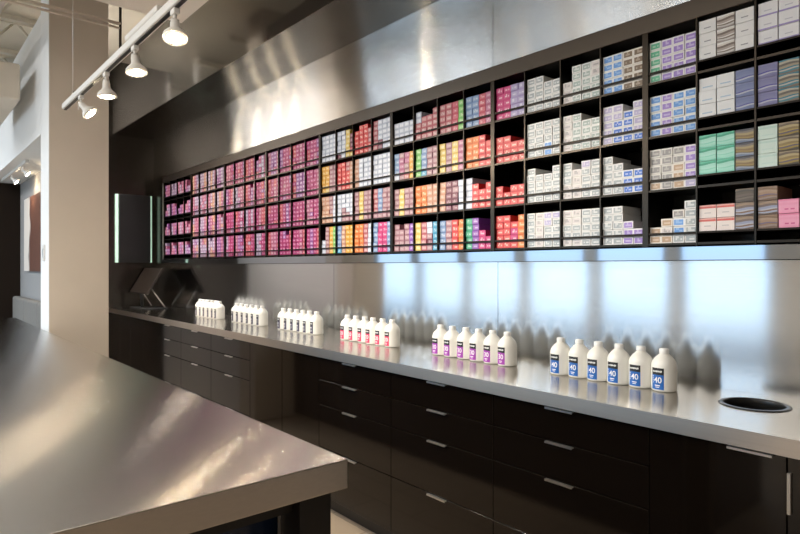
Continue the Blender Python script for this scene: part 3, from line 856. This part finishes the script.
for x, y, z, v, lab in LAMPS:
    o = sp if first else copy_tree(sp)
    first = False
    o.location = (x, y, z - 0.0045)
    tag(o, lab, 'lamp', 'spot lamps on the track above the island')
    LAMP_OBJ = o
    aim(o, v); spot_light(o, v, SPOT_W)
# unseen copies added behind the column to streak the steel panel and island
dim_bulb = [c for h in sp.children for c in h.children if c.name.startswith('bulb')][0].data.copy()
dim_bulb.materials[0] = M['bulb_dim']          # weaker glow, to soften the added streaks on the steel
t2 = thing('light_track', (0, 0, 0), 'added unseen lighting track behind the column, for streaks on the steel', 'light track')
MB().box(-7.2, -5.45, 1.302, 1.338, TZ, TZ + 0.036, bev=0.003).build('track_bar', M['whitepaint'], t2)
for x in (-7.1, -6.25): MB().rod((x, 1.32, TZ + 0.0362), (x, 1.32, 3.7), 0.003, seg=6).build('hanging_wire', M['alu'], t2)
for x, lab in ((-5.6, 'added unseen white spot lamp directly behind the column on the far passage track'), (-6.0, 'added unseen white spot lamp second from the column on the far passage track'),
               (-6.45, 'added unseen white spot lamp second from the end wall on the far passage track'), (-6.95, 'added unseen white spot lamp by the end wall on the far passage track')):
    o = copy_tree(sp); o.location = (x, 1.32, TZ - 0.0005)
    for c in list(o.children):
        if c.type == 'LIGHT': bpy.data.objects.remove(c)
    for h in o.children:
        for c in h.children:
            if c.name.startswith('bulb'): c.data = dim_bulb
    tag(o, lab, 'lamp', 'added unseen spot lamps behind the column'); aim(o, (0.75, 0.55, -0.35)); spot_light(o, (0.5, 0.55, -0.7), SPOT_W * 0.12, 150)
# niche track
t3 = thing('light_track', (0, 0, 0), 'short ceiling track with two spot lamps in the niche at far left', 'light track')
MB().box(-8.1, -6.5, 0.925, 0.955, 2.345, 2.3745).build('track_bar', M['whitepaint'], t3)
for x, lab in ((-6.75, 'spot lamp nearer the column in the niche at far left'), (-7.45, 'spot lamp deeper inside the niche at far left')):
    o = copy_tree(sp); o.location = (x, 0.94, 2.3445); o.scale = (0.75, 0.75, 0.75)
    for c in list(o.children):
        if c.type == 'LIGHT': bpy.data.objects.remove(c)
    tag(o, lab, 'lamp', 'spot lamps in the niche'); aim(o, (0.3, 0.8, -0.7)); spot_light(o, (0.0, 0.6, -1), 2.2, 110)

# ------------------------------------------------------------------ niche: picture and bench
pic = thing('wall_picture', (-7.45, 1.158, 1.735), 'tall frameless print of long auburn hair on the grey niche wall', 'picture')
MB().box(-0.56, 0.56, -0.030, -0.002, -0.405, 0.405).build('canvas', M['print'], pic)
MB().box(-0.54, 0.54, -0.0015, 0.0015, -0.38, 0.38).build('backing', M['black'], pic)
bn = thing('upholstered_bench', (-7.2, 1.0, 0), 'grey upholstered bench against the niche wall at far left', 'bench')
MB().box(-1.2, 1.2, -0.20, 0.15, 0.0, 0.40).build('bench_base', M['wood_dark'], bn)
MB().box(-1.2, 1.2, -0.22, 0.06, 0.401, 0.52, bev=0.03, seg=3).build('seat_cushion', M['upholstery'], bn)
for k in range(3):
    MB().box(-1.2 + 0.8 * k, -0.405 + 0.8 * k, 0.065, 0.153, 0.50, 1.03, bev=0.025, seg=3).build('back_cushion', M['upholstery'], bn)

sw = thing('light_switch', (-5.06, 0.84, 1.48), 'small pale wall switch on the bluish left face of the column', 'switch')
MB().box(-0.038, 0.038, -0.008, -0.0005, -0.058, 0.058, bev=0.002).build('switch_plate', M['whitepaint'], sw)
MB().box(-0.016, 0.016, -0.012, -0.0082, -0.032, 0.032, bev=0.001).build('rocker', M['alu'], sw)

# ------------------------------------------------------------------ end wall panel, tilted monitor
pn = thing('wall_panel', (XEND, 2.10, 1.815), 'tall dark gloss panel with pale green glowing edges on the far end wall', 'panel')
MB().box(0.002, 0.05, -0.165, 0.175, -0.39, 0.385, bev=0.006).build('dark_panel', M['black'], pn)
for y, w_ in ((-0.20, 0.030), (0.178, 0.020)): MB().box(0.002, 0.03, y, y + w_, -0.39, 0.385).build('glow_edge', M['green_glow'], pn)
mo = thing('tilted_monitor', (-6.9, 2.06, ZC), 'dark monitor leaning back on a stand at the far end of the worktop', 'monitor')
rot = Matrix.Translation((0, 0, 0.165)) @ Matrix.Rotation(math.radians(-31), 4, 'X')
MB().box(-0.33, 0.28, -0.012, 0.012, 0.0, 0.32, bev=0.004).transform(rot).build('screen', M['wood_dark'], mo)
for sx in (0.20, -0.2): MB().rod((sx, 0.05, 0.24), (sx * 1.15, 0.20, 0.012), 0.007).build('prop', M['alu'], mo)
MB().rod((0.0, 0.015, 0.20), (0.0, 0.03, 0.012), 0.016).build('stem', M['black'], mo)
MB().box(-0.16, 0.26, -0.06, 0.22, 0.0004, 0.012, bev=0.003).build('foot', M['black'], mo)

# ------------------------------------------------------------------ high ceiling: conduit, pipes, air unit
cd = thing('ceiling_conduit', (-4.30, 0, 3.0), 'pair of thin beige pipes crossing in front of the column top', 'pipe')
MB().rod((0, -0.9, 0.012), (0, 1.16, 0.012), 0.011).build('upper_pipe', M['plaster'], cd)
MB().rod((0, -0.9, -0.018), (0, 1.16, -0.018), 0.008).build('lower_pipe', M['plaster'], cd)
MB().rod((0, 1.16, 0.70), (0, 1.16, -0.16), 0.009).build('drop_rod', M['bronze'], cd)
MB().rod((0, -0.7, 0.012), (0, -0.7, 0.70), 0.006).build('hanger', M['alu'], cd)
pp = MB().rod((-8.8, 0.50, 3.12), (-4.4, 0.50, 3.12), 0.055, seg=18).rod((-5.6, 0.5, 3.12), (-5.6, 0.5, 3.7), 0.006)
tag(pp.build('ceiling_pipe', M['whitepaint']), 'thick white pipe running below the ceiling at top left', 'pipe')
for k, x in enumerate((-5.6, -6.5, -7.6)):
    b = MB()
    b.box(x - 0.03, x + 0.03, -3.0, 1.22, 3.60, 3.66).box(x - 0.03, x + 0.03, -3.0, 1.22, 3.32, 3.36)
    y = -2.9
    while y < 1.0:
        b.rod((x, y, 3.34), (x, y + 0.25, 3.63), 0.012, seg=6).rod((x, y + 0.25, 3.63), (x, y + 0.5, 3.34), 0.012, seg=6); y += 0.5
    o = b.build('roof_truss', M['ceil'])
    tag(o, 'beige open-web roof truss at top left, %s' % ['nearest the column', 'second from the column', 'farthest from the column'][k], 'truss', 'roof trusses')
hv = thing('air_unit', (-6.02, 0.62, 2.79), 'pale box-shaped air unit hanging at the left edge below the pipe', 'air conditioner')
MB().box(-0.6, 0.6, -0.55, 0.12, -0.13, 0.15, bev=0.01).build('unit_body', M['plaster'], hv)
for x in (-0.5, 0.5): MB().rod((x, -0.3, 0.15), (x, -0.3, 0.98), 0.006).build('hanger', M['alu'], hv)
